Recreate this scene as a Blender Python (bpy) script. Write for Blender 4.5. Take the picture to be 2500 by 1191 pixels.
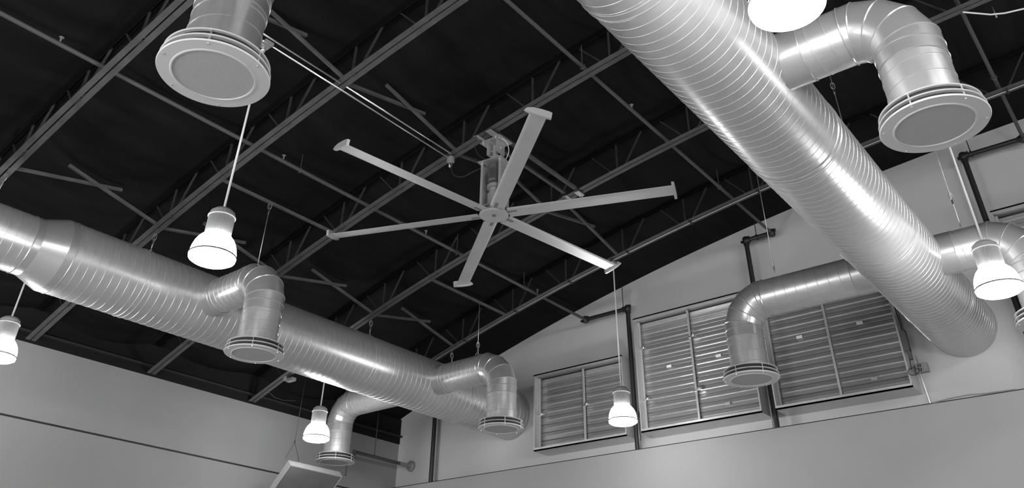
import bpy, bmesh, math, random
from mathutils import Vector, Matrix

random.seed(7)
S = bpy.context.scene
for o in list(bpy.data.objects):
    bpy.data.objects.remove(o)
C = S.collection
PI = math.pi
H = 1.6                                   # eye height above the floor

# ------------------------------------------------------------------ camera
def camera():
    r, p, y = math.radians(.922), math.radians(34.41), math.radians(-39.09)
    f = Vector((math.sin(y)*math.cos(p), math.cos(y)*math.cos(p), math.sin(p)))
    r0 = Vector((math.cos(y), -math.sin(y), 0)); u0 = r0.cross(f)
    right = r0*math.cos(r) + u0*math.sin(r)
    up = -r0*math.sin(r) + u0*math.cos(r)
    cd = bpy.data.cameras.new('camera'); co = bpy.data.objects.new('camera', cd); C.objects.link(co)
    m = Matrix((right, up, -f)).transposed().to_4x4(); m.translation = Vector((0, 0, H))
    co.matrix_world = m
    cd.sensor_fit = 'HORIZONTAL'; cd.sensor_width = 36; cd.lens = 1957.4/2500*36
    cd.shift_y = -(595.5-313)/2500
    cd.clip_start = .05; cd.clip_end = 200
    S.camera = co
camera()

# ------------------------------------------------------------------ light and exposure
S.view_settings.view_transform = 'Standard'
S.view_settings.look = 'None'
S.view_settings.gamma = 1
S.view_settings.exposure = 0.0
S.view_settings.use_curve_mapping = False
LAMP_POWER = 59.0
BACK_FILL = 300.0
w = bpy.data.worlds.new('world'); S.world = w; w.use_nodes = True
w.node_tree.nodes['Background'].inputs[0].default_value = (.8, .8, .8, 1)
w.node_tree.nodes['Background'].inputs[1].default_value = .3
def area(name, loc, rot, sx, sy, e):
    l = bpy.data.lights.new(name, 'AREA'); l.shape = 'RECTANGLE'; l.size = sx; l.size_y = sy; l.energy = e
    o = bpy.data.objects.new(name, l); C.objects.link(o); o.location = loc; o.rotation_euler = rot
# fill light from two added, unseen windows in the wall behind the camera
FILL_WIN = [(-10.5, 5.0), (-1.5, 5.0)]
for cx, ww in FILL_WIN:
    area('window_light', (cx, -5.93, 3.1), (math.radians(90), 0, 0), ww-.3, 2.6, BACK_FILL)

# daylight through the strip of high windows in the right-hand wall
HW0, HW1, HZ0, HZ1 = -5.0, 6.5, 7.15, 8.45
DAY_HIGH = 620.0
area('window_light', (5.96, (HW0+HW1)/2, (HZ0+HZ1)/2), (0, math.radians(90), 0), HZ1-HZ0-.1, HW1-HW0-.2, DAY_HIGH)

# ------------------------------------------------------------------ materials
def mat(name, col, rough=.5, metal=0., noise=0., nscale=8., bump=0., bscale=60., emis=0., spec=.5, stretch=None, rnoise=0.):
    m = bpy.data.materials.new(name); m.use_nodes = True
    nt = m.node_tree; b = nt.nodes['Principled BSDF']
    b.inputs['Base Color'].default_value = (col, col, col, 1)
    b.inputs['Roughness'].default_value = rough
    b.inputs['Metallic'].default_value = metal
    b.inputs['Specular IOR Level'].default_value = spec
    tc = nt.nodes.new('ShaderNodeTexCoord'); mp = nt.nodes.new('ShaderNodeMapping')
    nt.links.new(tc.outputs['Object'], mp.inputs[0])
    if stretch: mp.inputs['Scale'].default_value = stretch
    if noise or rnoise:
        n = nt.nodes.new('ShaderNodeTexNoise'); n.inputs['Scale'].default_value = nscale; n.inputs['Detail'].default_value = 3
        nt.links.new(mp.outputs[0], n.inputs[0])
        if noise:
            r = nt.nodes.new('ShaderNodeMapRange')
            r.inputs[1].default_value = .3; r.inputs[2].default_value = .7
            r.inputs[3].default_value = col*(1-noise); r.inputs[4].default_value = min(1, col*(1+noise))
            nt.links.new(n.outputs['Fac'], r.inputs[0]); nt.links.new(r.outputs[0], b.inputs['Base Color'])
        if rnoise:
            r = nt.nodes.new('ShaderNodeMapRange')
            r.inputs[1].default_value = .3; r.inputs[2].default_value = .7
            r.inputs[3].default_value = rough-rnoise; r.inputs[4].default_value = rough+rnoise
            nt.links.new(n.outputs['Fac'], r.inputs[0]); nt.links.new(r.outputs[0], b.inputs['Roughness'])
    if bump:
        n = nt.nodes.new('ShaderNodeTexNoise'); n.inputs['Scale'].default_value = bscale; n.inputs['Detail'].default_value = 4
        nt.links.new(mp.outputs[0], n.inputs[0])
        bp = nt.nodes.new('ShaderNodeBump'); bp.inputs['Strength'].default_value = bump; bp.inputs['Distance'].default_value = .02
        nt.links.new(n.outputs['Fac'], bp.inputs['Height']); nt.links.new(bp.outputs[0], b.inputs['Normal'])
    if emis:
        b.inputs['Emission Color'].default_value = (1, 1, 1, 1); b.inputs['Emission Strength'].default_value = emis
    return m
M = {
 'wall': mat('painted_wall', .52, .8, noise=.05, nscale=.6, bump=.06, bscale=30),
 'wall_low': mat('grey_painted_wall', .34, .8, noise=.04, nscale=.7, bump=.05, bscale=30),
 'wall_left': mat('left_wall_paint', .30, .8, noise=.04, nscale=.7, bump=.05, bscale=30),
 'wall_dark': mat('black_painted_wall', .03, .8, noise=.2, nscale=2),
 'roof': mat('black_roof_insulation', .008, .9, spec=.12, noise=.35, nscale=1.2, bump=.5, bscale=2.2, stretch=(3, .6, 1)),
 'joist': mat('black_painted_steel', .085, .55, spec=.3, noise=.2, nscale=5),
 'chord_black': mat('black_painted_top_chord', .004, .8, spec=.1),
 'web': mat('black_painted_web', .036, .6, spec=.2),
 'floor': mat('sealed_concrete', .42, .5, noise=.15, nscale=.8),
 'galv': mat('spiral_galvanised', .56, .31, metal=.62, noise=.05, nscale=6, rnoise=.035, stretch=(1, 5, 1)),
 'galv_smooth': mat('galvanised_fitting', .56, .26, metal=.68, noise=.05, nscale=3),
 'seam': mat('galvanised_bead', .88, .25, metal=1),
 'diff': mat('grey_diffuser_enamel', .64, .4),
 'mesh': mat('diffuser_mesh', .44, .7, noise=.12, nscale=120),
 'slot': mat('diffuser_gap_shade', .02, .8),
 'screw': mat('bright_screw', .85, .3, metal=1),
 'cable': mat('steel_cable', .62, .35, metal=.8),
 'pipe_black': mat('black_iron_pipe', .015, .45),
 'pipe_dark': mat('dark_painted_pipe', .07, .5),
 'conduit': mat('bright_conduit', .85, .3, metal=1),
 'conduit_shaded': mat('shaded_conduit', .35, .5, metal=.6),  # darker copy of the conduit metal, its shade put into the colour
 'rod': mat('white_stem', .75, .35),
 'housing': mat('ballast_housing', .36, .45, metal=.4),
 'cap': mat('ballast_cap', .30, .5),
 'glow': mat('lit_acrylic_shade', .8, .4, emis=LAMP_POWER),
 'rim': mat('shade_rim', .10, .5),
 'blade': mat('fan_blade_aluminium', .50, .46, metal=.55, noise=.05, nscale=3),
 'fan': mat('fan_casting', .50, .4, metal=.5),
 'motor': mat('fan_motor', .30, .3, metal=.8),
 'louver': mat('louver_blade_aluminium', .58, .30, metal=.75, noise=.05, nscale=3, stretch=(.3, 3, 5)),
 'louver_frame': mat('louver_frame_aluminium', .60, .30, metal=.5),
 'dark': mat('dark_parts_and_shade', .02, .7),
 'label': mat('white_sticker', .75, .6),
 'label_grey': mat('grey_sticker', .35, .6),
 'wire': mat('black_wire', .02, .5),
 'wire_white': mat('white_wire', .7, .5),
 'box': mat('steel_box', .32, .45, metal=.4),
 'heater': mat('heater_case', .45, .5, metal=.3),
 'heater_under': mat('heater_emitter', .13, .6, noise=.1, nscale=3),
 'beam': mat('dark_ledger', .010, .7, spec=.2),
 'glass': mat('glowing_pane', .8, .2, emis=3.0),
 'winframe': mat('window_frame', .3, .5),
}

# ------------------------------------------------------------------ mesh helpers (all coordinates are world metres)
def box(bm, c, s, R=None, taper=None):
    vs = []
    for z in (-.5, .5):
        for y in (-.5, .5):
            for x in (-.5, .5):
                v = Vector((x*s[0], y*s[1], z*s[2]))
                if R: v = R @ v
                vs.append(bm.verts.new(v+Vector(c)))
    for f in ((0, 2, 3, 1), (4, 5, 7, 6), (0, 1, 5, 4), (2, 6, 7, 3), (0, 4, 6, 2), (1, 3, 7, 5)):
        bm.faces.new([vs[i] for i in f])
def frame_of(d):
    d = d.normalized(); a = Vector((0, 0, 1)) if abs(d.z) < .9 else Vector((1, 0, 0))
    u = a.cross(d).normalized(); return u, d.cross(u)
def bar(bm, a, b, wd, ht):
    a, b = Vector(a), Vector(b); d = (b-a); u, v = frame_of(d)
    R = Matrix((u, v, d.normalized())).transposed()
    box(bm, (a+b)/2, (wd, ht, d.length), R)
def tube(bm, pts, r, seg=10, cap=True, smooth=True):
    pts = [Vector(p) for p in pts]; n = len(pts)
    rs = r if isinstance(r, (list, tuple)) else [r]*n
    d0 = (pts[1]-pts[0]).normalized(); u, v = frame_of(d0); rings = []; prev = d0
    for i, p in enumerate(pts):
        din = (pts[i]-pts[i-1]).normalized() if i > 0 else d0
        dout = (pts[i+1]-pts[i]).normalized() if i < n-1 else din
        q = prev.rotation_difference(din); u = q @ u; v = q @ v; prev = din
        t = (din+dout)
        t = t.normalized() if t.length > 1e-6 else din
        cs = max(.3, t.dot(din)); ring = []
        for k in range(seg):
            a = 2*PI*k/seg; o = (u*math.cos(a)+v*math.sin(a))*rs[i]
            # slide along the incoming direction on to the mitre plane
            o = o - din*(o.dot(t)/cs)
            ring.append(bm.verts.new(p+o))
        rings.append(ring)
    for i in range(n-1):
        for k in range(seg):
            f = bm.faces.new((rings[i][k], rings[i][(k+1) % seg], rings[i+1][(k+1) % seg], rings[i+1][k])); f.smooth = smooth
    if cap:
        bm.faces.new(list(reversed(rings[0]))); bm.faces.new(rings[-1])
    return rings
def lathe(bm, prof, c, seg=40, smooth=True, axis='Z', close=False):
    rings = []
    for r, h in prof:
        ring = []
        if r < 1e-5:
            ring = [bm.verts.new(Vector(c)+(Vector((0, 0, h)) if axis == 'Z' else Vector((0, h, 0))))]
        else:
            for k in range(seg):
                a = 2*PI*k/seg
                o = Vector((r*math.cos(a), r*math.sin(a), h)) if axis == 'Z' else Vector((r*math.cos(a), h, r*math.sin(a)))
                ring.append(bm.verts.new(Vector(c)+o))
        rings.append(ring)
    idx = list(range(len(rings)-1))
    pairs = [(i, i+1) for i in idx] + ([(len(rings)-1, 0)] if close else [])
    for i, j in pairs:
        A, B = rings[i], rings[j]
        for k in range(seg):
            k2 = (k+1) % seg
            if len(A) == 1 and len(B) == 1: continue
            if len(A) == 1: f = bm.faces.new((A[0], B[k2], B[k]))
            elif len(B) == 1: f = bm.faces.new((A[k], A[k2], B[0]))
            else: f = bm.faces.new((A[k], A[k2], B[k2], B[k]))
            f.smooth = smooth
def helix(bm, p0, p1, r, pitch, wd=.008, ht=.0028, seg=48, phase=0.):
    p0, p1 = Vector(p0), Vector(p1); d = p1-p0; L = d.length; d.normalize(); u, v = frame_of(d)
    n = int(L/pitch*seg); prev = None
    for i in range(n+1):
        a = 2*PI*i/seg+phase; s = i*pitch/seg; o = u*math.cos(a)+v*math.sin(a); c = p0+d*s
        row = [bm.verts.new(c-d*wd/2+o*(r-.001)), bm.verts.new(c-d*wd*.15+o*(r+ht)), bm.verts.new(c+d*wd*.15+o*(r+ht)), bm.verts.new(c+d*wd/2+o*(r-.001))]
        if prev:
            for j in range(3): bm.faces.new((prev[j], row[j], row[j+1], prev[j+1]))
        prev = row
def ring_bead(bm, c, n, r, rb=.008, seg=44):
    n = Vector(n).normalized(); u, v = frame_of(n); pr = None; first = None
    for k in range(seg):
        a = 2*PI*k/seg; o = u*math.cos(a)+v*math.sin(a)
        row = [bm.verts.new(Vector(c)+o*(r+rb*math.cos(b))+n*rb*math.sin(b)) for b in (0, PI/2, PI, 3*PI/2)]
        if pr:
            for j in range(4): bm.faces.new((pr[j], row[j], row[(j+1) % 4], pr[(j+1) % 4])).smooth = True
        else: first = row
        pr = row
    for j in range(4): bm.faces.new((pr[j], first[j], first[(j+1) % 4], pr[(j+1) % 4])).smooth = True
def NB(): return bmesh.new()
def root_loc(p):
    while p.parent: p = p.parent
    return p.location.copy()
def obj(name, bm, m, parent=None, label=None, loc=None, sharp=.6):
    """one mesh object; world coordinates in, stored relative to the parent thing (or to loc)"""
    o_ = root_loc(parent) if parent else Vector(loc if loc else (0, 0, 0))
    bmesh.ops.recalc_face_normals(bm, faces=bm.faces[:])
    if o_.length: bmesh.ops.translate(bm, verts=bm.verts[:], vec=-o_)
    for e in bm.edges:
        if len(e.link_faces) == 2 and e.calc_face_angle(0) > sharp: e.smooth = False
    me = bpy.data.meshes.new(name); bm.to_mesh(me); bm.free()
    if m: me.materials.append(M[m])
    o = bpy.data.objects.new(name, me); C.objects.link(o)
    if parent: o.parent = parent
    else: o.location = o_
    if label: o['label'] = label
    return o
def thing(name, label, cat, loc, group=None):
    o = bpy.data.objects.new(name, None); C.objects.link(o); o.location = loc; o.empty_display_size = .1
    o['label'] = label; o['category'] = cat
    if group: o['group'] = group
    return o
def single(name, bm, m, label, cat, loc, group=None):
    o = obj(name, bm, m, loc=loc); o['label'] = label; o['category'] = cat
    if group: o['group'] = group
    return o
def struct(name, bm, m, parent=None):
    o = obj(name, bm, m, parent)
    if not parent: o['kind'] = 'structure'
    return o
def copy_tree(o, parent=None):
    c = o.copy(); C.objects.link(c); c.parent = parent
    for ch in list(o.children): copy_tree(ch, c)
    return c

# ------------------------------------------------------------------ setting
XL, XR, YF, YB = -14.53, 6.0, 13.8, -6.0
AL = .917
def zb0(x):
    # bowed bottom chord of the roof joists (eye-relative, fitted as a quartic)
    return CO[0]*x**4+CO[1]*x**3+CO[2]*x**2+CO[3]*x+CO[4]
CO = (-2.5063867e-06, 2.68152e-05, -0.0080161006, 0.044185435, 7.8831139)
def zb(x): return AL*zb0(x/AL)+H           # underside of the joists at x
DEP = .56
JY = [2.93, 5.135, 7.34, 9.58, 11.83]
def zroof(x, y):
    ys = [-6.0, -3.7, -1.48, .73]+JY+[YF+.01]
    z = zb(x)+DEP+.02
    for a, b in zip(ys, ys[1:]):
        if a <= y <= b:
            t = (y-a)/(b-a); s = math.sin(PI*t)
            if b < YF: z -= .19*s*(1+.18*math.sin(x*9.3+a)+.1*math.sin(x*4.1+2*a))
            else: z -= .02*s
            break
    return z
def build_room():
    bm = NB()
    nx = 132; ny = 100; g = []
    for i in range(nx+1):
        x = XL-.15+(XR+.3-XL)*i/nx; g.append([bm.verts.new((x, YB-.1+(YF+.2-YB)*j/ny, zroof(x, min(YF, max(YB, YB-.1+(YF+.2-YB)*j/ny))))) for j in range(ny+1)])
    for i in range(nx):
        for j in range(ny): bm.faces.new((g[i][j], g[i+1][j], g[i+1][j+1], g[i][j+1])).smooth = True
    o = struct('ceiling', bm, 'roof')
    bm = NB(); box(bm, ((XL+XR)/2, (YF+YB)/2, -.1), (XR-XL+.6, YF-YB+.6, .2)); struct('floor', bm, 'floor')
    # far wall with a bowed top that follows the roof
    def wall_top(name, y0, y1, off):
        bm = NB(); n = 80; lo, hi = [], []
        for i in range(n+1):
            x = XL-.2+(XR+.4-XL)*i/n
            lo.append([bm.verts.new((x, y, 0)) for y in (y0, y1)]); hi.append([bm.verts.new((x, y, zb(x)+DEP+off)) for y in (y0, y1)])
        for i in range(n):
            bm.faces.new((lo[i][0], lo[i+1][0], hi[i+1][0], hi[i][0])); bm.faces.new((lo[i][1], hi[i][1], hi[i+1][1], lo[i+1][1]))
            bm.faces.new((hi[i][0], hi[i+1][0], hi[i+1][1], hi[i][1]))
        struct(name, bm, 'wall')
    wall_top('wall_far', YF, YF+.2, .15)
    bm = NB(); box(bm, ((XL+XR)/2, YF-.19, (3.455+H)/2), (XR-XL, .38, 3.455+H)); struct('trim_1', bm, 'wall_low')     # furred-out lower half
    bm = NB(); box(bm, ((XL+XR)/2, YF-.20, 3.46+H), (XR-XL, .385, .010)); struct('trim_2', bm, 'dark')  # dark strip paints the shadow line along the top of the lower wall
    # left wall: lower panel, dark reveal, upper panel, dark ledger
    zs = 3.34+H
    bm = NB(); box(bm, (XL-.1, (YF+YB)/2, 5.2/2+.0), (.2, YF-YB, 7.4-2.2)); box(bm, (XL-.1, (YF+YB)/2, 6.5), (.2, YF-YB, 1.0)); struct('wall_left', bm, 'wall_left')
    bm = NB(); box(bm, (XL+.02, (YF+YB)/2, (zs-.02)/2), (.04, YF-YB, zs-.02)); struct('trim_3', bm, 'wall_left')
    bm = NB(); box(bm, (XL+.02, (YF+YB)/2, (zs+.012+4.50+H)/2), (.04, YF-YB, 4.50+H-zs-.012)); struct('trim_4', bm, 'wall_left')
    bm = NB(); box(bm, (XL+.01, (YF+YB)/2, zs), (.03, YF-YB, .08)); struct('trim_5', bm, 'dark')
    bm = NB(); box(bm, (XL+.03, (YF+YB)/2, 4.50+H+.28), (.06, YF-YB, .56)); struct('trim_6', bm, 'beam')
    bm = NB(); box(bm, (XL+.10, (YF+YB)/2, 4.66+H), (.08, YF-YB, .03)); struct('trim_7', bm, 'web')
    # right and back wall close the hall behind the camera
    bm = NB()
    for y0, y1, z0, z1 in ((YB, YF, 0, HZ0), (YB, YF, HZ1, 9.9), (YB, HW0, HZ0, HZ1), (HW1, YF, HZ0, HZ1)):
        box(bm, (XR+.1, (y0+y1)/2, (z0+z1)/2), (.2, y1-y0, z1-z0))
    struct('wall_right', bm, 'wall')
    bm = NB(); box(bm, (XR+.12, (HW0+HW1)/2, (HZ0+HZ1)/2), (.02, HW1-HW0, HZ1-HZ0)); wo = struct('window_3', bm, 'glass')
    bm = NB()
    for k in range(7): box(bm, (XR+.05, HW0+(HW1-HW0)*k/6, (HZ0+HZ1)/2), (.06, .08, HZ1-HZ0))
    obj('window_frame', bm, 'winframe', wo)
    bm = NB()
    xs = [XL]; 
    for cx, ww in FILL_WIN: xs += [cx-ww/2, cx+ww/2]
    xs.append(XR)
    for a, b in zip(xs[0::2], xs[1::2]): box(bm, ((a+b)/2, YB-.1, 4.8), (b-a, .2, 9.6))
    for cx, ww in FILL_WIN:
        box(bm, (cx, YB-.1, .8), (ww, .2, 1.6)); box(bm, (cx, YB-.1, 7.1), (ww, .2, 5.0))
    struct('wall_back', bm, 'wall')
    for i, (cx, ww) in enumerate(FILL_WIN):
        bm = NB(); box(bm, (cx, YB-.12, 3.1), (ww, .02, 3.0)); wo = struct('window_%d' % (i+1), bm, 'glass')  # added windows, out of view, for fill light
        bm = NB()
        for k in range(5): box(bm, (cx-ww/2+ww*k/4, YB-.08, 3.1), (.07, .07, 3.0))
        for z in (1.62, 3.1, 4.58): box(bm, (cx, YB-.08, z), (ww, .07, .07))
        obj('window_frame', bm, 'winframe', wo)
build_room()

# ------------------------------------------------------------------ roof joists
JN = ['nearest to the camera, crossing the top left corner', 'passing left of the ceiling fan and above its far left blade',
      'that carries the ceiling fan bracket', 'crossing behind the ceiling fan hub', 'beside the far wall with a bright conduit along it']
def chord(bm, y, z_of, up):
    xs = [XL+.09+k*.5 for k in range(40)]; xs = [x for x in xs if x < XR-.12]
    sg = 1 if up else -1
    for side in (-1, 1):
        a = y+side*.011; b = y+side*.085
        t = .007
        prof = [(a, 0), (b, 0), (b, sg*t), (a+side*t, sg*t), (a+side*t, sg*.056), (a, sg*.056)]
        prev = None
        for x in xs:
            z = z_of(x); row = [bm.verts.new((x, p, z+q)) for p, q in prof]
            if prev:
                for k in range(6): bm.faces.new((prev[k], row[k], row[(k+1) % 6], prev[(k+1) % 6]))
            else: bm.faces.new(row)
            prev = row
        bm.faces.new(list(reversed(prev)))
NODE0, PITCH = -5.59, 1.31
def build_joists():
    for j, y in enumerate(JY):
        t = thing('roof_joist', 'dark bowed roof joist '+JN[j], 'joist', (XL+.1, y, zb(XL+.1)), 'roof joists across the hall')
        bm = NB(); chord(bm, y, lambda x: zb(x), True); obj('bottom_chord', bm, 'joist', t)
        bm = NB(); chord(bm, y, lambda x: zb(x)+DEP, False); obj('top_chord', bm, 'chord_black', t)
        for k in range(-9, 7):
            xn = NODE0+PITCH*k
            if xn < XL+.2 or xn > XR-.8: continue
            b0 = (xn, y, zb(xn)+.03)
            for dx in (-.50, 0, .50):
                xt = xn+dx
                if xt < XL+.1: continue
                bm = NB(); bar(bm, (xn+.12*(dx/.5), y, b0[2]), (xt, y, zb(xt)+DEP-.02), .03, .018); obj('web_bar', bm, 'web', t)
        # spacer plates that close the slot here and there
        for k in range(-9, 7):
            xn = NODE0+PITCH*k
            if XL+.2 < xn < XR-.8:
                bm = NB(); box(bm, (xn, y, zb(xn)+.02), (.16, .022, .034)); obj('filler_plate', bm, 'web', t)
    # bright conduit strapped along the last joist
    y = JY[-1]
    bm = NB(); tube(bm, [(x, y-.0, zb(x)-.014) for x in [XL+.6+k*.5 for k in range(38)]], .011, 8)
    t = thing('conduit', 'thin bright conduit strapped along the underside of the joist beside the far wall', 'conduit', (-8, y, zb(-8)))
    obj('tube', bm, 'conduit_shaded', t)
    for k in range(-6, 6):
        xn = NODE0+PITCH*k+.1
        bm = NB(); box(bm, (xn, y, zb(xn)-.008), (.03, .15, .04)); obj('strap', bm, 'dark', t)
build_joists()

def build_bridging():
    for xi, (x, where) in enumerate(((-7.04, 'above the ceiling fan'), (-11.08, 'above the left spiral duct'))):
        for j in range(4):
            y0, y1 = JY[j]+.05, JY[j+1]-.05
            nm = ('first', 'second', 'third', 'fourth')[j]
            t = thing('cross_brace', 'crossed dark bars in the %s joist bay from the camera, %s' % (nm, where), 'brace', (x, y0, zb(x)), 'cross bracing between the joists')
            for a, b, dx in ((y0, y1, -.03), (y1, y0, .03)):
                e = a+(b-a)*.70
                bm = NB(); bar(bm, (x+dx, a, zb(x)+.03), (x+dx, e, zb(x)+.36), .04, .04); obj('brace_bar', bm, 'joist', t)
    # struts the left duct hangs from
    for a, b, n in ((1, 2, 'second and third joists left of the fan'), (3, 4, 'last two joists before the far wall')):
        bm = NB(); box(bm, (-9.67, (JY[a]+JY[b])/2, zb(-9.67)+.022), (.04, JY[b]-JY[a]-.02, .04))
        single('hanger_strut', bm, 'joist', 'dark steel strut spanning the '+n, 'strut', (-9.67, JY[a], zb(-9.67)+.02), 'struts the duct cables hang from')
build_bridging()

# ------------------------------------------------------------------ ducts
ZD = 4.64+H
def circ_tube(bm, p0, p1, r, seg=56, cap=False):
    tube(bm, [p0, p1], r, seg, cap)
def main_ducts():
    x = -2.095; r = .5
    t = thing('spiral_duct', 'large galvanised spiral duct running diagonally down the right of the photo', 'duct', (x, YF, ZD))
    bm = NB(); circ_tube(bm, (x, YB+.02, ZD), (x, YF-.003, ZD), r, 72); helix(bm, (x, YB+.05, ZD), (x, YF-.03, ZD), r, .112, seg=60); obj('spiral_pipe', bm, 'galv', t)
    for y in (.9, 4.05, 7.15, 9.7, 12.35):
        bm = NB(); circ_tube(bm, (x, y-.035, ZD), (x, y+.035, ZD), r+.004, 72); ring_bead(bm, (x, y-.035, ZD), (0, 1, 0), r+.003, .006, 72); ring_bead(bm, (x, y+.035, ZD), (0, 1, 0), r+.003, .006, 72)
        obj('coupling', bm, 'galv', t)
    x = -11.1
    t = thing('spiral_duct', 'large galvanised spiral duct with a reducer, running from the left edge to the far wall', 'duct', (x, YF, ZD))
    bm = NB(); circ_tube(bm, (x, 3.9, ZD), (x, YF-.003, ZD), r, 72); helix(bm, (x, 3.98, ZD), (x, YF-.03, ZD), r, .118, seg=60); obj('spiral_pipe', bm, 'galv', t)
    bm = NB(); circ_tube(bm, (x, YB+.02, ZD), (x, 3.56, ZD), .39, 64); helix(bm, (x, YB+.05, ZD), (x, 3.5, ZD), .39, .13, seg=56); obj('spiral_pipe', bm, 'galv', t)
    bm = NB(); tube(bm, [(x, 3.44, ZD), (x, 3.54, ZD), (x, 3.84, ZD), (x, 3.95, ZD)], [.394, .394, .505, .505], 64, False)
    for f in bm.faces: f.smooth = True
    ring_bead(bm, (x, 3.44, ZD), (0, 1, 0), .394, .007, 64); ring_bead(bm, (x, 3.95, ZD), (0, 1, 0), .504, .007, 64)
    obj('reducer', bm, 'galv_smooth', t, sharp=.2)
    for y in (5.0, 6.95, 9.4, 12.0):
        bm = NB(); circ_tube(bm, (x, y-.035, ZD), (x, y+.035, ZD), r+.004, 72); ring_bead(bm, (x, y-.035, ZD), (0, 1, 0), r+.003, .006, 72); ring_bead(bm, (x, y+.035, ZD), (0, 1, 0), r+.003, .006, 72)
        obj('coupling', bm, 'galv', t)
main_ducts()

RB = .262; RE = .42
DZ = 3.52+H                                # underside of the diffuser face
def saddle(bm, x0, s, y, xt):
    # collar whose inner end is cut to sit on the main duct
    n = 56; A, B = [], []
    for k in range(n):
        a = 2*PI*k/n; dy, dz = (RB+.006)*math.cos(a), (RB+.006)*math.sin(a)
        xi = x0+s*(math.sqrt(.5**2-dz*dz)-.004)
        A.append(bm.verts.new((xi, y+dy, ZD+dz))); B.append(bm.verts.new((xt, y+dy, ZD+dz)))
    for k in range(n):
        f = bm.faces.new((A[k], A[(k+1) % n], B[(k+1) % n], B[k])); f.smooth = True
def branch(x0, xd, y, label):
    pitch, dp = (.105, .125) if x0 < -5 else (.155, .155)
    s = 1 if xd > x0 else -1
    t = thing('branch_duct', label, 'duct', (xd, y, DZ+.15), 'branch ducts dropping from the two main ducts')
    xs = x0+s*.40; xe = xd-s*RE
    xt = x0+s*.66
    if abs(xe-xt) < .12: xt = x0+s*.56
    bm = NB(); saddle(bm, x0, s, y, xt); ring_bead(bm, (xt, y, ZD), (1, 0, 0), RB+.005, .006); obj('takeoff_collar', bm, 'galv_smooth', t)
    bm = NB(); circ_tube(bm, (xt-s*.02, y, ZD), (xe, y, ZD), RB); 
    if abs(xe-xt) > .2: helix(bm, (xt, y, ZD), (xe-s*.08, y, ZD), RB, pitch, seg=52, wd=.010, ht=.0048)
    obj('spiral_pipe', bm, 'galv', t)
    # five-piece elbow
    cx, cz = xe, ZD-RE; ang = [0, 11.25, 33.75, 56.25, 78.75, 90]; pts = []
    for a in ang:
        a = math.radians(a)
        k = RE if a in (0, math.radians(90)) else RE/math.cos(math.radians(11.25))
        pts.append(Vector((cx+s*k*math.sin(a), y, cz+k*math.cos(a))))
    bm = NB(); tube(bm, pts, RB+.004, 56, False)
    ring_bead(bm, (xe, y, ZD), (1, 0, 0), RB+.004, .008); ring_bead(bm, pts[-1], (0, 0, 1), RB+.004, .008)
    for i in range(1, 5):
        a = math.radians(ang[i]); n = Vector((s*math.cos(a), 0, -math.sin(a)))
        ring_bead(bm, pts[i], n, RB+.004, .008)
    obj('elbow', bm, 'galv_smooth', t, sharp=.2)
    bm = NB(); z1 = cz; z0 = DZ+.166
    circ_tube(bm, (xd, y, z1), (xd, y, z0), RB); helix(bm, (xd, y, z1-.13), (xd, y, z0), RB, dp, seg=52, wd=.010, ht=.0048)
    obj('drop_pipe', bm, 'galv', t)
    bm = NB(); circ_tube(bm, (xd, y, z1), (xd, y, z1-.12), RB+.005); ring_bead(bm, (xd, y, z1-.12), (0, 0, 1), RB+.004, .005); obj('coupling', bm, 'galv_smooth', t)
    return t
BR = [(-2.095, -4.52, 2.17, 'galvanised branch duct dropping at the top left, cut by the top edge of the photo'),
      (-2.095, -.655, 5.93, 'galvanised branch duct bending over at the top right of the photo'),
      (-2.095, -4.47, 10.97, 'galvanised branch duct elbowing down in front of the far louvers'),
      (-2.095, -.70, 10.97, 'galvanised branch duct cut by the right edge, behind a glowing pendant lamp'),
      (-11.1, -9.33, 6.08, 'short galvanised branch duct on the middle of the left main duct'),
      (-11.1, -9.10, 11.03, 'short galvanised branch duct at the far end of the left main duct'),
      (-11.1, -13.46, 11.1, 'galvanised branch duct dropping behind the left main duct toward the left wall')]
for b in BR: branch(*b)

def build_diffuser():
    t = thing('round_diffuser', '', 'diffuser', (0, 0, DZ), 'round diffusers under the branch ducts')
    c = (0, 0, DZ)
    bm = NB(); lathe(bm, [(.255, .168), (.262, .143), (.368, .132), (.376, .126), (.368, .120), (.25, .122)], c, 64); obj('top_plate', bm, 'diff', t)
    bm = NB(); lathe(bm, [(.26, .080), (.380, .073), (.388, .067), (.380, .061), (.26, .064)], c, 64, close=True); obj('middle_ring', bm, 'diff', t)
    bm = NB(); lathe(bm, [(0, .030), (.385, .022), (.394, .012), (.388, .003), (.30, 0), (.292, -.006), (.283, -.006), (.279, .004), (0, .004)], c, 64); obj('face_plate', bm, 'diff', t)
    bm = NB(); lathe(bm, [(0, .001), (.279, .001), (.279, .004)], c, 64); obj('mesh_screen', bm, 'mesh', t, label='darker perforated screen')
    bm = NB(); lathe(bm, [(.345, .122), (.345, .018)], c, 40); obj('gap_shade', bm, 'slot', t, label='painted shade between the plates')  # dark cylinder near the rim paints the shade in the plate gap
    for k in range(6):
        a = math.radians(20+60*k); px, py = .362*math.cos(a), .362*math.sin(a)
        bm = NB(); tube(bm, [(px, py, DZ+.012), (px, py, DZ+.130)], .008, 8)
        lathe(bm, [(0, -.006), (.007, -.005), (.009, .004)], (px, py, DZ), 8); obj('spacer_bolt', bm, 'screw', t)
    return t
DL = ['round grey diffuser seen from below at the top left', 'round grey diffuser seen from below at the top right',
      'round grey diffuser in front of the far wall louvers', 'round grey diffuser peeking in at the right edge below the pendant lamp',
      'round grey diffuser under the middle of the left spiral duct', 'round grey diffuser at the far end of the left spiral duct',
      'round grey diffuser above the tilted heater near the left wall']
D0 = build_diffuser()
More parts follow.
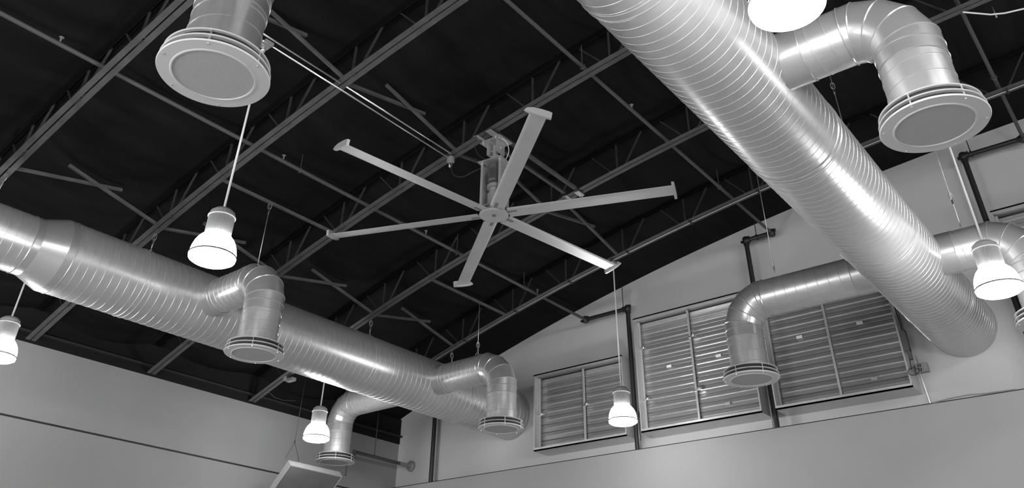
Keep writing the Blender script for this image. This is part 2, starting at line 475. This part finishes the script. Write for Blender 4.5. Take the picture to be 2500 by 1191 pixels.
for i, b in enumerate(BR):
    o = D0 if i == 0 else copy_tree(D0)
    o.location = (b[1], b[2], DZ); o['label'] = DL[i]

# ------------------------------------------------------------------ hanging cables
def hanger(top, bot, label, cat='cable', loop=True, grip_t=.25, rad=.006, straddle=None):
    top, bot = Vector(top), Vector(bot)
    t = thing('hanger_cable', label, cat, bot)
    bm = NB(); tube(bm, [top, bot], rad, 6)
    if straddle:                            # the cable splits over the duct it carries
        r, ax = straddle
        for s in (-1, 1):
            d = Vector((s*.06, 0, 0)) if ax == 'Y' else Vector((0, s*.06, 0))
            tube(bm, [bot+Vector((0, 0, .10)), bot+d], rad*.8, 6)
    obj('wire_rope', bm, 'cable', t)
    g = top.lerp(bot, grip_t)
    bm = NB(); box(bm, g, (.022, .022, .07)); obj('cable_gripper', bm, 'screw', t)
    if loop:
        bm = NB(); pts = []
        L = min(.11, (top-g).length*.9) if grip_t > .1 else .08
        c = g+Vector((0, 0, .03+L/2)); 
        for k in range(17):
            a = 2*PI*k/16; pts.append(c+Vector((.022*math.cos(a), .018*math.cos(a), L/2*math.sin(a))))
        tube(bm, pts, .005, 6, False); obj('loop', bm, 'cable', t)
def cables():
    zt = ZD+.5
    for y, n in ((2.93, 'at the left edge of the photo above the duct reducer'), (5.135, 'above the left duct beside the glowing lamp'), (9.58, 'over the left duct between its two front branches'), (11.83, 'beside the elbow at the far end of the left duct')):
        hanger((-11.1, y, zb(-11.1)+.0), (-11.1, y, zt+.0), 'short steel cable '+n, grip_t=.55, straddle=(.5, 'Y'))
    hanger((-9.67, 6.07, zb(-9.67)+.0), (-9.67, 6.07, ZD+RB), 'long steel cable holding the elbow of the middle branch duct', grip_t=.12)
    hanger((-9.67, 11.0, zb(-9.67)+.0), (-9.67, 11.0, ZD+RB), 'long steel cable holding the elbow at the far end of the left duct', grip_t=.88, straddle=(.26, 'X'))
    hanger((-3.86, 10.97, zb(-3.86)+.35), (-3.86, 10.97, ZD+RB+.09), 'long steel cable hanging in front of the far wall above the louvers', grip_t=.97, loop=False)
    hanger((-1.31, 10.97, zb(-1.31)+.35), (-1.31, 10.97, ZD+RB), 'long steel cable holding the branch duct behind the right pendant lamp', grip_t=.84, straddle=(.26, 'X'))
    hanger((-2.095, 7.34, zb(-2.095)), (-2.095, 7.34, zt), 'steel cable hanging right of the big duct below the upper right elbow', grip_t=.35)
    hanger((-2.095, 9.58, zb(-2.095)), (-2.095, 9.58, zt), 'steel cable beside the big right duct under the upper right diffuser', grip_t=.2)
cables()

# ------------------------------------------------------------------ pendant lamps
ZL = 3.49+H
def build_lamp(ztop, x, y, name='pendant_lamp'):
    t = thing('pendant_lamp', '', 'lamp', (x, y, ZL), 'round pendant lamps over the hall')
    c = (x, y, ZL)
    bm = NB(); lathe(bm, [(0, -.012), (.12, -.010), (.20, -.002), (.232, .018), (.234, .045)], c, 48); obj('lens', bm, 'glow', t)
    bm = NB(); lathe(bm, [(.232, .042), (.241, .045), (.241, .061), (.232, .064)], c, 48); obj('rim_ring', bm, 'rim', t, label='thin grey ring above the lens')
    bm = NB(); lathe(bm, [(.233, .060), (.231, .095), (.223, .14), (.207, .19), (.182, .236), (.150, .272), (.122, .29)], c, 48); obj('shade', bm, 'glow', t, label='glowing white acrylic bowl')
    bm = NB(); n = 56; prof = []
    rings = []
    for z in (.27, .50):
        rings.append([bm.verts.new(Vector(c)+Vector(((.136 if k % 2 else .126)*math.cos(PI*k/n), (.136 if k % 2 else .126)*math.sin(PI*k/n), z))) for k in range(2*n)])
    for k in range(2*n): bm.faces.new((rings[0][k], rings[0][(k+1) % (2*n)], rings[1][(k+1) % (2*n)], rings[1][k]))
    bm.faces.new(rings[1]); obj('ballast_housing', bm, 'housing', t, label='ribbed grey housing')
    bm = NB(); lathe(bm, [(.128, .495), (.146, .498), (.146, .512), (.134, .520), (.128, .555), (.09, .590), (.02, .60), (0, .60)], c, 20, smooth=False); obj('cap', bm, 'cap', t)
    bm = NB(); tube(bm, [(x, y, ZL+.58), (x, y, ztop)], .0125, 10); obj('stem', bm, 'rod', t)
    bm = NB(); tube(bm, [(x, y, ztop-.10), (x, y, ztop-.04)], .03, 10); box(bm, (x, y, ztop-.015), (.07, .12, .03)); obj('stem_hook', bm, 'screw', t)
    return t
LAMPS = [(-7.17, 3.96, 6.378+H, 'glowing pendant lamp hanging in front of the left spiral duct'),
         (-.985, 9.60, zb(-.985), 'glowing pendant lamp in front of the branch duct at the right edge'),
         (-1.01, 3.98, zroof(-1.01, 3.98), 'glowing pendant lamp cut by the top edge, beside the big right duct'),
         (-7.14, 11.83, zb(-7.14)-.03, 'glowing pendant lamp hanging in front of the smallest louver bank'),
         (-12.29, 4.03, zroof(-12.29, 4.03), 'glowing pendant lamp cut by the left edge of the photo'),
         (-12.25, 9.60, zb(-12.25), 'small glowing pendant lamp beside the drop near the left wall'),
         (-7.17, -1.6, zb(-7.17)+.25, 'added fill lamp behind the camera, middle of its row'),  # three unseen lamps added behind the camera for fill light
         (-1.0, -1.6, zb(-1)+.25, 'added fill lamp behind the camera, right of its row'),
         (-12.27, -1.6, zb(-12.27)+.25, 'added fill lamp behind the camera, left of its row'),
         (3.0, 4.0, zb(3.0)+.25, 'added fill lamp by the right wall near the camera'),  # unseen lamps, moved inward to brighten the right of the far wall
         (2.6, 10.6, zb(2.6)+.25, 'added fill lamp by the right wall near the far wall')]
for x, y, zt, lab in LAMPS:
    o = build_lamp(zt, x, y); o['label'] = lab

# ------------------------------------------------------------------ ceiling fan
FX, FY, FZ = -6.46, 7.58, 5.34+H
def build_fan():
    t = thing('ceiling_fan', 'large six-bladed industrial ceiling fan in the middle of the photo', 'fan', (FX, FY, FZ))
    zc = zb(FX)
    # support rails between two joists, clamped under their chords
    bm = NB()
    for dx in (-.11, .11): box(bm, (FX+dx, (JY[2]+JY[3])/2, zc+.05), (.05, JY[3]-JY[2]-.17, .05))
    obj('support_rail', bm, 'joist', t)
    for dx in (-.12, .12):
        for y in (JY[2], JY[3]):
            bm = NB(); box(bm, (FX+dx, y, zc-.012), (.09, .17, .016)); tube(bm, [(FX+dx, y+.09, zc-.06), (FX+dx, y+.09, zc+.08)], .008, 6); obj('joist_clamp', bm, 'fan', t)
    # upper bracket
    bm = NB(); box(bm, (FX, FY, zc-.02), (.38, .30, .014))
    for dx in (-.09, .09):
        R = Matrix.Rotation(0, 3, 'Z'); box(bm, (FX+dx, FY, zc-.13), (.012, .18, .22))
    tube(bm, [(FX-.12, FY, zc-.14), (FX+.12, FY, zc-.14)], .016, 8)
    for dx in (-.14, .14):
        for dy in (-.1, .1): tube(bm, [(FX+dx, FY+dy, zc-.045), (FX+dx, FY+dy, zc+.02)], .012, 6)
    obj('mounting_bracket', bm, 'fan', t)
    bm = NB(); tube(bm, [(FX, FY, zc-.08), (FX, FY, FZ+.84)], .042, 16); box(bm, (FX, FY, FZ+.90), (.10, .10, .14)); obj('down_rod', bm, 'fan', t)
    # cage: top plate, two side plates, bottom plate
    R = Matrix.Rotation(math.radians(8), 3, 'Z')
    bm = NB(); box(bm, (FX, FY, FZ+.84), (.40, .34, .014), R); box(bm, (FX, FY, FZ+.11), (.36, .30, .014), R)
    for s in (-1, 1): box(bm, Vector((FX, FY, FZ+.475))+R @ Vector((s*.165, 0, 0)), (.012, .24, .73), R)
    for s in (-1, 1):
        for q in (-1, 1): box(bm, Vector((FX, FY, FZ+.475))+R @ Vector((s*.15, q*.12, 0)), (.035, .010, .73), R)
    obj('motor_cage', bm, 'fan', t)
    bm = NB(); lathe(bm, [(0, .80), (.095, .80), (.105, .78), (.105, .55), (.085, .53), (.085, .47)], (FX, FY, FZ), 24); obj('motor', bm, 'motor', t, label='dark cylindrical motor')
    bm = NB(); lathe(bm, [(.11, .47), (.11, .42), (.075, .41), (.075, .34), (.10, .33), (.10, .13), (0, .13)], (FX, FY, FZ), 24); obj('gearbox', bm, 'fan', t)
    for s in (-1, 1):
        p = Vector((FX, FY, FZ+.30))+R @ Vector((s*.19, 0, 0)); bm = NB(); box(bm, p, (.05, .04, .07), R); obj('cage_lug', bm, 'fan', t)
    # hub: scalloped disc with a raised centre
    bm = NB(); lathe(bm, [(0, .09), (.12, .09), (.15, .03), (.198, .028), (.205, .022), (.205, -.008), (.198, -.014), (.05, -.014), (.03, -.004), (0, -.004)], (FX, FY, FZ), 48); obj('hub', bm, 'fan', t)
    bm = NB(); lathe(bm, [(0, -.018), (.028, -.018), (.028, .0)], (FX, FY, FZ), 16); obj('hub_cap', bm, 'motor', t)
    for k in range(6):
        a = math.radians(-98.5+60*k); u = Vector((math.cos(a), math.sin(a), 0)); v = Vector((-math.sin(a), math.cos(a), 0)); Z = Vector((0, 0, 1))
        tilt = math.radians(9); vv = v*math.cos(tilt)-Z*math.sin(tilt); nn = Z*math.cos(tilt)+v*math.sin(tilt)
        c0 = Vector((FX, FY, FZ+.012))
        prof = [(-.105, 0), (-.09, .014), (-.05, .022), (0, .022), (.05, .016), (.105, .002), (.105, -.002), (.05, -.003), (0, -.006), (-.06, -.008), (-.095, -.007)]
        bm = NB(); rr = []
        for r in (.215, .9, 1.7, 2.50):
            rr.append([bm.verts.new(c0+u*r+vv*p+nn*q) for p, q in prof])
        m_ = len(prof)
        for i in range(3):
            for j in range(m_): bm.faces.new((rr[i][j], rr[i][(j+1) % m_], rr[i+1][(j+1) % m_], rr[i+1][j])).smooth = True
        bm.faces.new(rr[0]); bm.faces.new(list(reversed(rr[-1])))
        bl = obj('fan_blade', bm, 'blade', t)
        # winglet: a tall leaf-shaped plate closing the tip
        bm = NB(); wp = [(-.175, -.005), (-.15, .03), (-.08, .055), (.02, .062), (.12, .058), (.155, .050), (.155, -.035), (.08, -.038), (0, -.036), (-.10, -.026), (-.15, -.016)]
        A = [bm.verts.new(c0+u*2.495+vv*p+nn*q) for p, q in wp]; B = [bm.verts.new(c0+u*2.53+vv*p*.98+nn*q*.96) for p, q in wp]
        bm.faces.new(A); bm.faces.new(list(reversed(B)))
        for j in range(len(wp)): bm.faces.new((A[j], A[(j+1) % len(wp)], B[(j+1) % len(wp)], B[j]))
        obj('winglet', bm, 'blade', bl)
        bm = NB(); 
        bar(bm, c0+u*.12, c0+u*.34, .10, .012); obj('blade_strut', bm, 'motor', bl)
    return t
build_fan()
def fan_wires():
    def w(pts, label, m='wire', r=.008):
        bm = NB(); P = [Vector(p) for p in pts]; out = []
        for i in range(len(P)-1):
            a, b = P[max(i-1, 0)], P[min(i+2, len(P)-1)]
            for k in range(6):
                s = k/6; p1, p2 = P[i], P[i+1]; m1, m2 = (p2-a)/2, (b-p1)/2
                out.append(p1*(2*s**3-3*s**2+1)+m1*(s**3-2*s**2+s)+p2*(-2*s**3+3*s**2)+m2*(s**3-s**2))
        out.append(P[-1]); tube(bm, out, r, 6); single('power_cable', bm, m, label, 'cable', P[0])
    zc = zb(FX)
    w([(-7.10, 7.30, 6.31+H), (-7.05, 7.32, 6.10+H), (-6.9, 7.36, 6.02+H), (-6.75, 7.42, 6.08+H), (-6.60, 7.52, FZ+.83)], 'black power cable drooping from the conduit box to the ceiling fan')
    w([(FX-.28, 7.40, zc-.02), (FX-.22, 7.45, zc-.2), (FX-.08, 7.52, zc-.32), (FX-.06, 7.56, FZ+.98)], 'thin black wire looping left of the fan bracket', r=.006)
    w([(FX+.16, 7.52, zc-.03), (FX+.22, 7.56, zc-.1), (FX+.25, 7.58, zc-.25), (FX+.20, 7.58, FZ+.85)], 'thin white wire looping right of the fan bracket', 'wire_white', .006)
fan_wires()

# ------------------------------------------------------------------ conduits for the fan
def conduits():
    z = 6.40+H-.0
    t = thing('conduit', 'bright conduit running from the lamp stem to the fan junction box', 'conduit', (-7.13, 7.28, z))
    bm = NB(); tube(bm, [(-7.13, 3.9, z), (-7.13, 7.30, z)], .013, 8); obj('tube', bm, 'conduit', t)
    bm = NB(); lathe(bm, [(0, .05), (.055, .05), (.06, .04), (.06, -.03), (.03, -.04), (.03, -.06)], (-7.13, 7.33, z-.02), 20); obj('junction_box', bm, 'box', t)
    bm = NB(); lathe(bm, [(.02, -.05), (.032, -.06), (.032, -.10), (.02, -.125), (0, -.13)], (-7.13, 7.33, z-.02), 16); obj('cable_gland', bm, 'screw', t)
    bm = NB(); box(bm, (-7.13, 3.98, z), (.09, .12, .04)); obj('stem_bracket', bm, 'box', t)
    for (a, b, lab) in ((2.98, 5.08, 'short bright conduit above the lamp stem, left of its joist'), (5.19, 7.26, 'bright conduit beside the fan conduit, ending at the junction box')):
        bm = NB(); tube(bm, [(-7.06, a, z+.035), (-7.06, b, z+.035)], .013, 8); single('conduit', bm, 'conduit', lab, 'conduit', (-7.06, a, z+.035))
conduits()

# ------------------------------------------------------------------ sprinkler pipes
def pipe_run(x, z, stub_x, drop_bot, label, r=.028, heads=(), hooks=(), stub_rod=None, yw=13.58, rd=.045):
    z += H
    t = thing('sprinkler_pipe', label, 'pipe', (x, yw, z))
    bm = NB(); tube(bm, [(x, YB+.05, z), (x, yw, z)], r, 12); obj('main_pipe', bm, 'pipe_dark', t)
    bm = NB(); tube(bm, [(x, yw, z), (stub_x, yw, z)], rd*.9, 12); obj('cross_pipe', bm, 'pipe_black', t)
    bm = NB(); tube(bm, [(stub_x, yw, z), (stub_x, yw, drop_bot+H)], rd, 12); obj('drop_pipe', bm, 'pipe_black', t)
    for ex in (x, stub_x):
        bm = NB(); s = 1 if stub_x > x else -1
        lathe(bm, [(0, .07), (.05, .065), (.066, .04), (.066, -.04), (.05, -.065), (0, -.07)], (ex, yw, z), 12)
        for q in (-1, 1): box(bm, (ex+q*.075, yw-.03, z+.03*q), (.03, .05, .04))
        d = s*.08 if ex == x else -s*.08
        tube(bm, [(ex, yw, z), (ex+d, yw, z)], rd*1.25, 12)
        if ex != x: tube(bm, [(ex, yw, z), (ex, yw, z-.10)], rd*1.25, 12)
        obj('pipe_elbow', bm, 'pipe_black', t)
    if stub_rod:
        bm = NB(); tube(bm, [(stub_rod, yw, z), (stub_rod, yw, zb(stub_rod)+DEP-.05)], .008, 6); tube(bm, [(stub_rod-.015, yw, z), (stub_rod+.015, yw, z)], rd+.012, 12); obj('hanger_rod', bm, 'pipe_black', t)
    for y in heads:
        bm = NB(); tube(bm, [(x, y, z), (x, y, z+.09)], .012, 8); lathe(bm, [(0, .11), (.03, .10), (.012, .095), (.012, .07)], (x, y, z), 10); obj('sprinkler_head', bm, 'box', t)
    for y in hooks:
        bm = NB(); pts = [(x+.06*math.cos(a)*.6, y, z+.045*math.sin(a)) for a in [PI*.9+k*PI*1.35/10 for k in range(11)]]
        tube(bm, pts, .007, 6); tube(bm, [(x, y, z+.05), (x, y, zb(x)+DEP-.05)], .006, 6); obj('pipe_hook', bm, 'pipe_dark', t)
pipe_run(-8.955, 6.235, -7.92, 3.40, 'thin dark sprinkler pipe passing left of the fan, elbowing down beside the smallest louver', heads=(2.33, 5.68, 8.72, 11.9), hooks=(6.0, 9.52, 11.47), stub_rod=-8.02, r=.03)
pipe_run(-4.70, 6.96, -5.22, 3.40, 'dark sprinkler pipe passing left of the big right duct, elbowing down behind the louver diffuser', heads=(8.6,), hooks=(7.30, 11.42), stub_rod=-5.0)
pipe_run(-.335, 7.33, -1.245, 3.40, 'dark sprinkler pipe at the right edge, elbowing down beside the upper right louver', hooks=(11.56,), stub_rod=-1.12)
bm = NB(); tube(bm, [(-13.18, 13.6, 3.4+H), (-13.18, 13.6, zb(-13.18)+.2)], .05, 12)
single('drain_pipe', bm, 'pipe_black', 'black vertical pipe on the far wall below the left spiral duct', 'pipe', (-13.18, 13.6, 3.4+H))
def flange_pipe():
    x, z = -14.01, 3.96+H
    t = thing('wall_pipe', 'thin grey pipe with a round flange on the far wall at the left corner', 'pipe', (x, YF-.05, z))
    bm = NB(); tube(bm, [(x, 12.05, z-.14), (x, 12.05, z), (x, 13.45, z)], .035, 12); obj('pipe_body', bm, 'pipe_dark', t)
    bm = NB(); lathe(bm, [(.036, -.14), (.045, -.10), (.06, -.05), (.115, -.03), (.12, -.0), (.0, .0)], (x, YF-.02, z), 24, axis='Y'); tube(bm, [(x, 13.4, z), (x, YF-.02, z)], .042, 12); obj('wall_flange', bm, 'box', t)
    bm = NB(); tube(bm, [(x, 12.63, z), (x, 12.63, zb(x)+.3)], .010, 6); obj('hanger_rod', bm, 'pipe_dark', t)
    bm = NB(); lathe(bm, [(0, .04), (.045, .035), (.045, -.035), (0, -.04)], (x, 12.05, z), 12); obj('pipe_elbow', bm, 'pipe_dark', t)
flange_pipe()

# ------------------------------------------------------------------ louver banks on the far wall
def louver(xl, xr, z0, z1, xmid, nb, label, stickers=(), cranks=(), actuator=False):
    z0 += H; z1 += H
    yf, ybk = 13.30, 13.52
    t = thing('louver_bank', label, 'louver', ((xl+xr)/2, YF, z0), 'aluminium louver banks on the far wall')
    fw = .05
    bm = NB(); box(bm, ((xl+xr)/2, (yf+YF)/2, z1-.012), (xr-xl, YF-yf, .024)); box(bm, ((xl+xr)/2, yf+.012, z1-fw/2), (xr-xl, .024, fw)); obj('top_rail', bm, 'louver_frame', t)
    bm = NB(); box(bm, ((xl+xr)/2, (yf+YF)/2, z0+.012), (xr-xl, YF-yf, .024)); box(bm, ((xl+xr)/2, yf+.012, z0+.03), (xr-xl, .024, .06)); obj('bottom_rail', bm, 'louver_frame', t)
    for x, s in ((xl, 1), (xr, -1)):
        bm = NB(); box(bm, (x+s*.012, (yf+YF)/2, (z0+z1)/2), (.024, YF-yf-.002, z1-z0-.05)); obj('side_jamb', bm, 'louver_frame', t)
    bm = NB(); box(bm, ((xl+xr)/2, ybk+.10, (z0+z1)/2), (xr-xl-.05, .02, z1-z0-.05)); obj('back_panel', bm, 'dark', t, label='dark gap behind the blades')
    bounds = [xl+.03, xmid, xr-.03]
    p = (z1-z0-.13)/nb
    for (a, b) in zip(bounds, bounds[1:]):
        for k in range(nb):
            zz = z0+.07+p*k; bm = NB()
            pr = [(ybk, .0), (ybk-.016, .06*p), (ybk-.010, .42*p), (ybk-.002, .47*p), (ybk-.006, .52*p), (ybk-.020, .58*p), (ybk-.008, .95*p), (ybk+.006, .95*p), (ybk+.016, 0)]
            A = [bm.verts.new((a+.012, y, zz+z)) for y, z in pr]; B = [bm.verts.new((b-.012, y, zz+z)) for y, z in pr]
            for j in range(len(pr)): bm.faces.new((A[j], B[j], B[(j+1) % len(pr)], A[(j+1) % len(pr)]))
            bm.faces.new(A); bm.faces.new(list(reversed(B))); obj('louver_blade', bm, 'louver', t)
    for x in (xl+.045, xmid):
        bm = NB(); box(bm, (x, ybk-.065, (z0+z1)/2), (.036, .03, z1-z0-.08)); obj('tie_bar', bm, 'louver_frame', t)
    for x, z in cranks:
        bm = NB(); box(bm, (x+.07, ybk-.08, z+H), (.09, .04, .035)); lathe(bm, [(0, -.05), (.025, -.05), (.03, .0), (0, .01)], (x+.05, ybk-.07, z+H+.01), 10, axis='Y'); box(bm, (x-.01, ybk-.085, z+H-.02), (.10, .025, .025)); obj('crank_arm', bm, 'screw', t)
    for x, z, m in stickers:
        bm = NB(); box(bm, (x, ybk-.044, z+H), (.10, .006, .05)); obj('sticker', bm, m, t, label='small pale paper sticker' if m == 'label' else 'small grey sticker')
    return t
louver(-10.12, -7.97, 3.70, 5.21, -8.98, 9, 'smallest louver bank, left of the black pipe with the pendant lamp in front', cranks=((-8.97, 4.45), (-10.07, 4.42)))
louver(-7.66, -5.33, 3.71, 5.87, -6.55, 13, 'middle louver bank, between the lamp and the branch duct drop',
       stickers=((-7.06, 4.86, 'label'), (-6.05, 4.86, 'label'), (-6.0, 4.0, 'label_grey')), cranks=((-6.54, 5.32), (-7.61, 5.30), (-6.54, 4.33), (-7.61, 4.33)))
louver(-5.09, -2.91, 3.71, 5.87, -4.03, 13, 'right louver bank, beside the open end of the big duct', stickers=((-4.53, 4.88, 'label'), (-3.50, 4.90, 'label'), (-3.48, 3.98, 'label_grey')))
louver(-1.13, 1.05, 4.0, 6.13, -.05, 13, 'louver bank cut by the right edge, behind the right branch duct')

def px(x, y, z): return (x, y, z+H)
def wall_bits():
    # actuator and wires down the right edge of the right bank
    t = thing('actuator', 'black louver motor with dangling wires on the right edge of the right louver bank', 'motor', px(-2.86, 13.36, 4.4))
    bm = NB(); box(bm, px(-2.85, 13.34, 4.42), (.07, .10, .34)); box(bm, px(-2.84, 13.33, 4.20), (.05, .07, .16)); obj('motor_body', bm, 'pipe_dark', t)
    bm = NB(); tube(bm, [px(-2.85, 13.29, 4.58), px(-2.86, 13.28, 4.9), px(-2.87, 13.28, 5.15)], .010, 6); tube(bm, [px(-2.83, 13.29, 4.55), px(-2.83, 13.28, 4.85), px(-2.85, 13.28, 5.1)], .007, 6); obj('wire', bm, 'wire', t)
    bm = NB(); c = px(-2.83, 13.27, 5.12); tube(bm, [(c[0]+.05*math.cos(a), c[1]+.01*math.sin(a), c[2]+.12*math.sin(a)) for a in [2*PI*k/20 for k in range(21)]], .007, 6, False)
    tube(bm, [(c[0]+.06+.06*math.cos(a), c[1]-.01, c[2]-.05+.09*math.sin(a)) for a in [2*PI*k/20 for k in range(21)]], .006, 6, False); obj('wire_coil', bm, 'wire', t)
    bm = NB(); c = px(-2.84, 13.27, 3.92); tube(bm, [(c[0]+.08*math.cos(a), c[1], c[2]+.055*math.sin(a)) for a in [2*PI*k/20 for k in range(21)]], .006, 6, False); tube(bm, [px(-2.85, 13.28, 4.12), px(-2.86, 13.27, 3.95)], .008, 6); obj('wire_coil', bm, 'wire', t)
    t = thing('electrical_box', 'grey twin-outlet box on the far wall under the big right duct end', 'electrical box', px(-2.80, 13.76, 4.08))
    bm = NB(); box(bm, px(-2.80, 13.75, 4.09), (.17, .10, .14)); obj('case', bm, 'box', t)
    for dz in (-.03, .03):
        bm = NB(); lathe(bm, [(0, -.012), (.026, -.012), (.028, 0)], px(-2.83, 13.70, 4.09+dz), 14, axis='Y'); obj('outlet', bm, 'dark', t)
    bm = NB(); tube(bm, [px(-2.86, 13.75, 4.03), px(-2.84, 13.75, 3.75), px(-2.82, 13.75, 3.40)], .012, 8)
    single('conduit', bm, 'conduit', 'thin conduit running down from the electrical box to the ledge', 'conduit', px(-2.86, 13.75, 4.03))
    bm = NB(); tube(bm, [px(-2.76, 13.31, 4.15), px(-2.78, 13.45, 4.06), px(-2.81, 13.62, 4.03), px(-2.84, 13.685, 4.04)], .010, 6)
    single('flexible_conduit', bm, 'box', 'short drooping grey conduit between the louver motor and the electrical box', 'conduit', px(-2.76, 13.31, 4.15))
    bm = NB(); tube(bm, [px(-2.72, 13.40, 3.462), px(-2.45, 13.40, 3.485), px(-2.2, 13.40, 3.492), px(-2.0, 13.40, 3.475), px(-1.6, 13.40, 3.468)], .010, 6)
    single('loose_cable', bm, 'box', 'loose grey cable lying along the wall ledge below the electrical box', 'cable', px(-2.72, 13.4, 3.462))
    for x, zt, lab in ((-7.80, 4.06, 'thin conduit with a small box between the smallest and middle louvers'), (-5.26+.02, 4.35, 'thin conduit between the middle and right louvers')):
        t = thing('conduit', lab, 'conduit', px(x, 13.45, 3.45))
        bm = NB(); tube(bm, [px(x, 13.46, 3.44), px(x, 13.46, zt)], .010, 8); obj('tube', bm, 'box', t)
        bm = NB(); box(bm, px(x, 13.45, zt+.02), (.05, .05, .10)); obj('switch_box', bm, 'pipe_dark', t)
wall_bits()

# ------------------------------------------------------------------ tilted heater by the left wall
def heater():
    y0, y1 = 9.86, 11.12
    top = Vector((-13.30, (y0+y1)/2, 3.32+H)); dn = Vector((-.72, 0, -.70)).normalized(); nrm = Vector((.70, 0, -.72)).normalized()
    t = thing('heater', 'tilted rectangular heater panel hanging near the left wall at the bottom', 'heater', (top.x, top.y, 2.7+H))
    R = Matrix((dn, Vector((0, 1, 0)), dn.cross(Vector((0, 1, 0))))).transposed()
    W, TH = .86, .13
    nv = dn.cross(Vector((0, 1, 0))); s = 1 if nv.dot(nrm) > 0 else -1
    c = top+dn*W/2
    bm = NB(); box(bm, c, (W, y1-y0, .02), R)
    for q in (-1, 1): box(bm, c+dn*(q*(W/2-.01))+nv*(s*TH/2), (.02, y1-y0, TH), R)
    for q in (-1, 1): box(bm, c+Vector((0, q*(y1-y0)/2, 0))+nv*(s*TH/2), (W, .02, TH), R)
    obj('case', bm, 'heater', t)
    bm = NB(); box(bm, c+nv*(s*TH*.93), (W-.05, y1-y0-.05, .012), R); obj('emitter_panel', bm, 'heater_under', t, label='dark underside panel')
    bm = NB(); tube(bm, [top+Vector((.06, .66, -.02)), top+Vector((.06, .74, -.04)), top+Vector((.06, .74, .14))], .018, 8); obj('gas_pipe', bm, 'pipe_dark', t)
    tp = Vector((-13.30, 9.95, zb(-13.30)+.2)); k = Vector((-13.30, 9.93, 3.67+H))
    t2 = thing('hanger_cable', 'thin forked cable holding the tilted heater near the left wall', 'cable', k)
    bm = NB(); tube(bm, [tp, k], .006, 6); tube(bm, [k, (-13.30, 9.78, 3.34+H)], .006, 6); tube(bm, [k, (-13.30, 10.1, 3.34+H)], .006, 6); obj('wire_rope', bm, 'web', t2)
    bm = NB(); box(bm, k, (.02, .02, .04)); obj('cable_gripper', bm, 'web', t2)
heater()

# ------------------------------------------------------------------ small things on the roof steel
def small():
    t = thing('sensor_box', 'small grey box clipped under the joist below the left spiral duct', 'sensor', px(-13.4, 9.66, 4.78))
    bm = NB(); box(bm, px(-13.38, 9.66, 4.80), (.20, .10, .06)); obj('case', bm, 'box', t)
    bm = NB(); box(bm, px(-13.5, 9.60, 4.85), (.06, .05, .10)); obj('clip', bm, 'fan', t)
    bm = NB(); tube(bm, [px(-13.98, 9.60, 4.66), px(-14.02, 9.8, 4.60), px(-14.05, 10.05, 4.60), px(-14.05, 10.35, 4.66)], .005, 6)
    single('loose_wire', bm, 'pipe_dark', 'thin dark wire drooping from the joist end by the left wall', 'wire', px(-13.98, 9.6, 4.66))
    bm = NB(); tube(bm, [px(-.32, 9.62, 7.19), px(-.05, 9.86, 7.17), px(.1, 9.97, 7.19), px(.3, 10.08, 7.23), px(.7, 10.3, 7.28), px(1.1, 10.5, 7.33)], .011, 6)
    single('loose_cable', bm, 'wire_white', 'pale cable drooping from the joist at the top right corner', 'cable', px(-.32, 9.62, 7.19))
    bm = NB(); tube(bm, [px(.0, 10.05, 7.42), px(.0, 10.06, 7.30)], .005, 6); tube(bm, [px(0, 10.06, 7.31), px(0, 10.06, 7.24)], [.006, .014], 6)
    single('loose_wire', bm, 'box', 'short dangling wire end below the pale cable, top right corner', 'wire', px(0, 10.05, 7.42))
small()
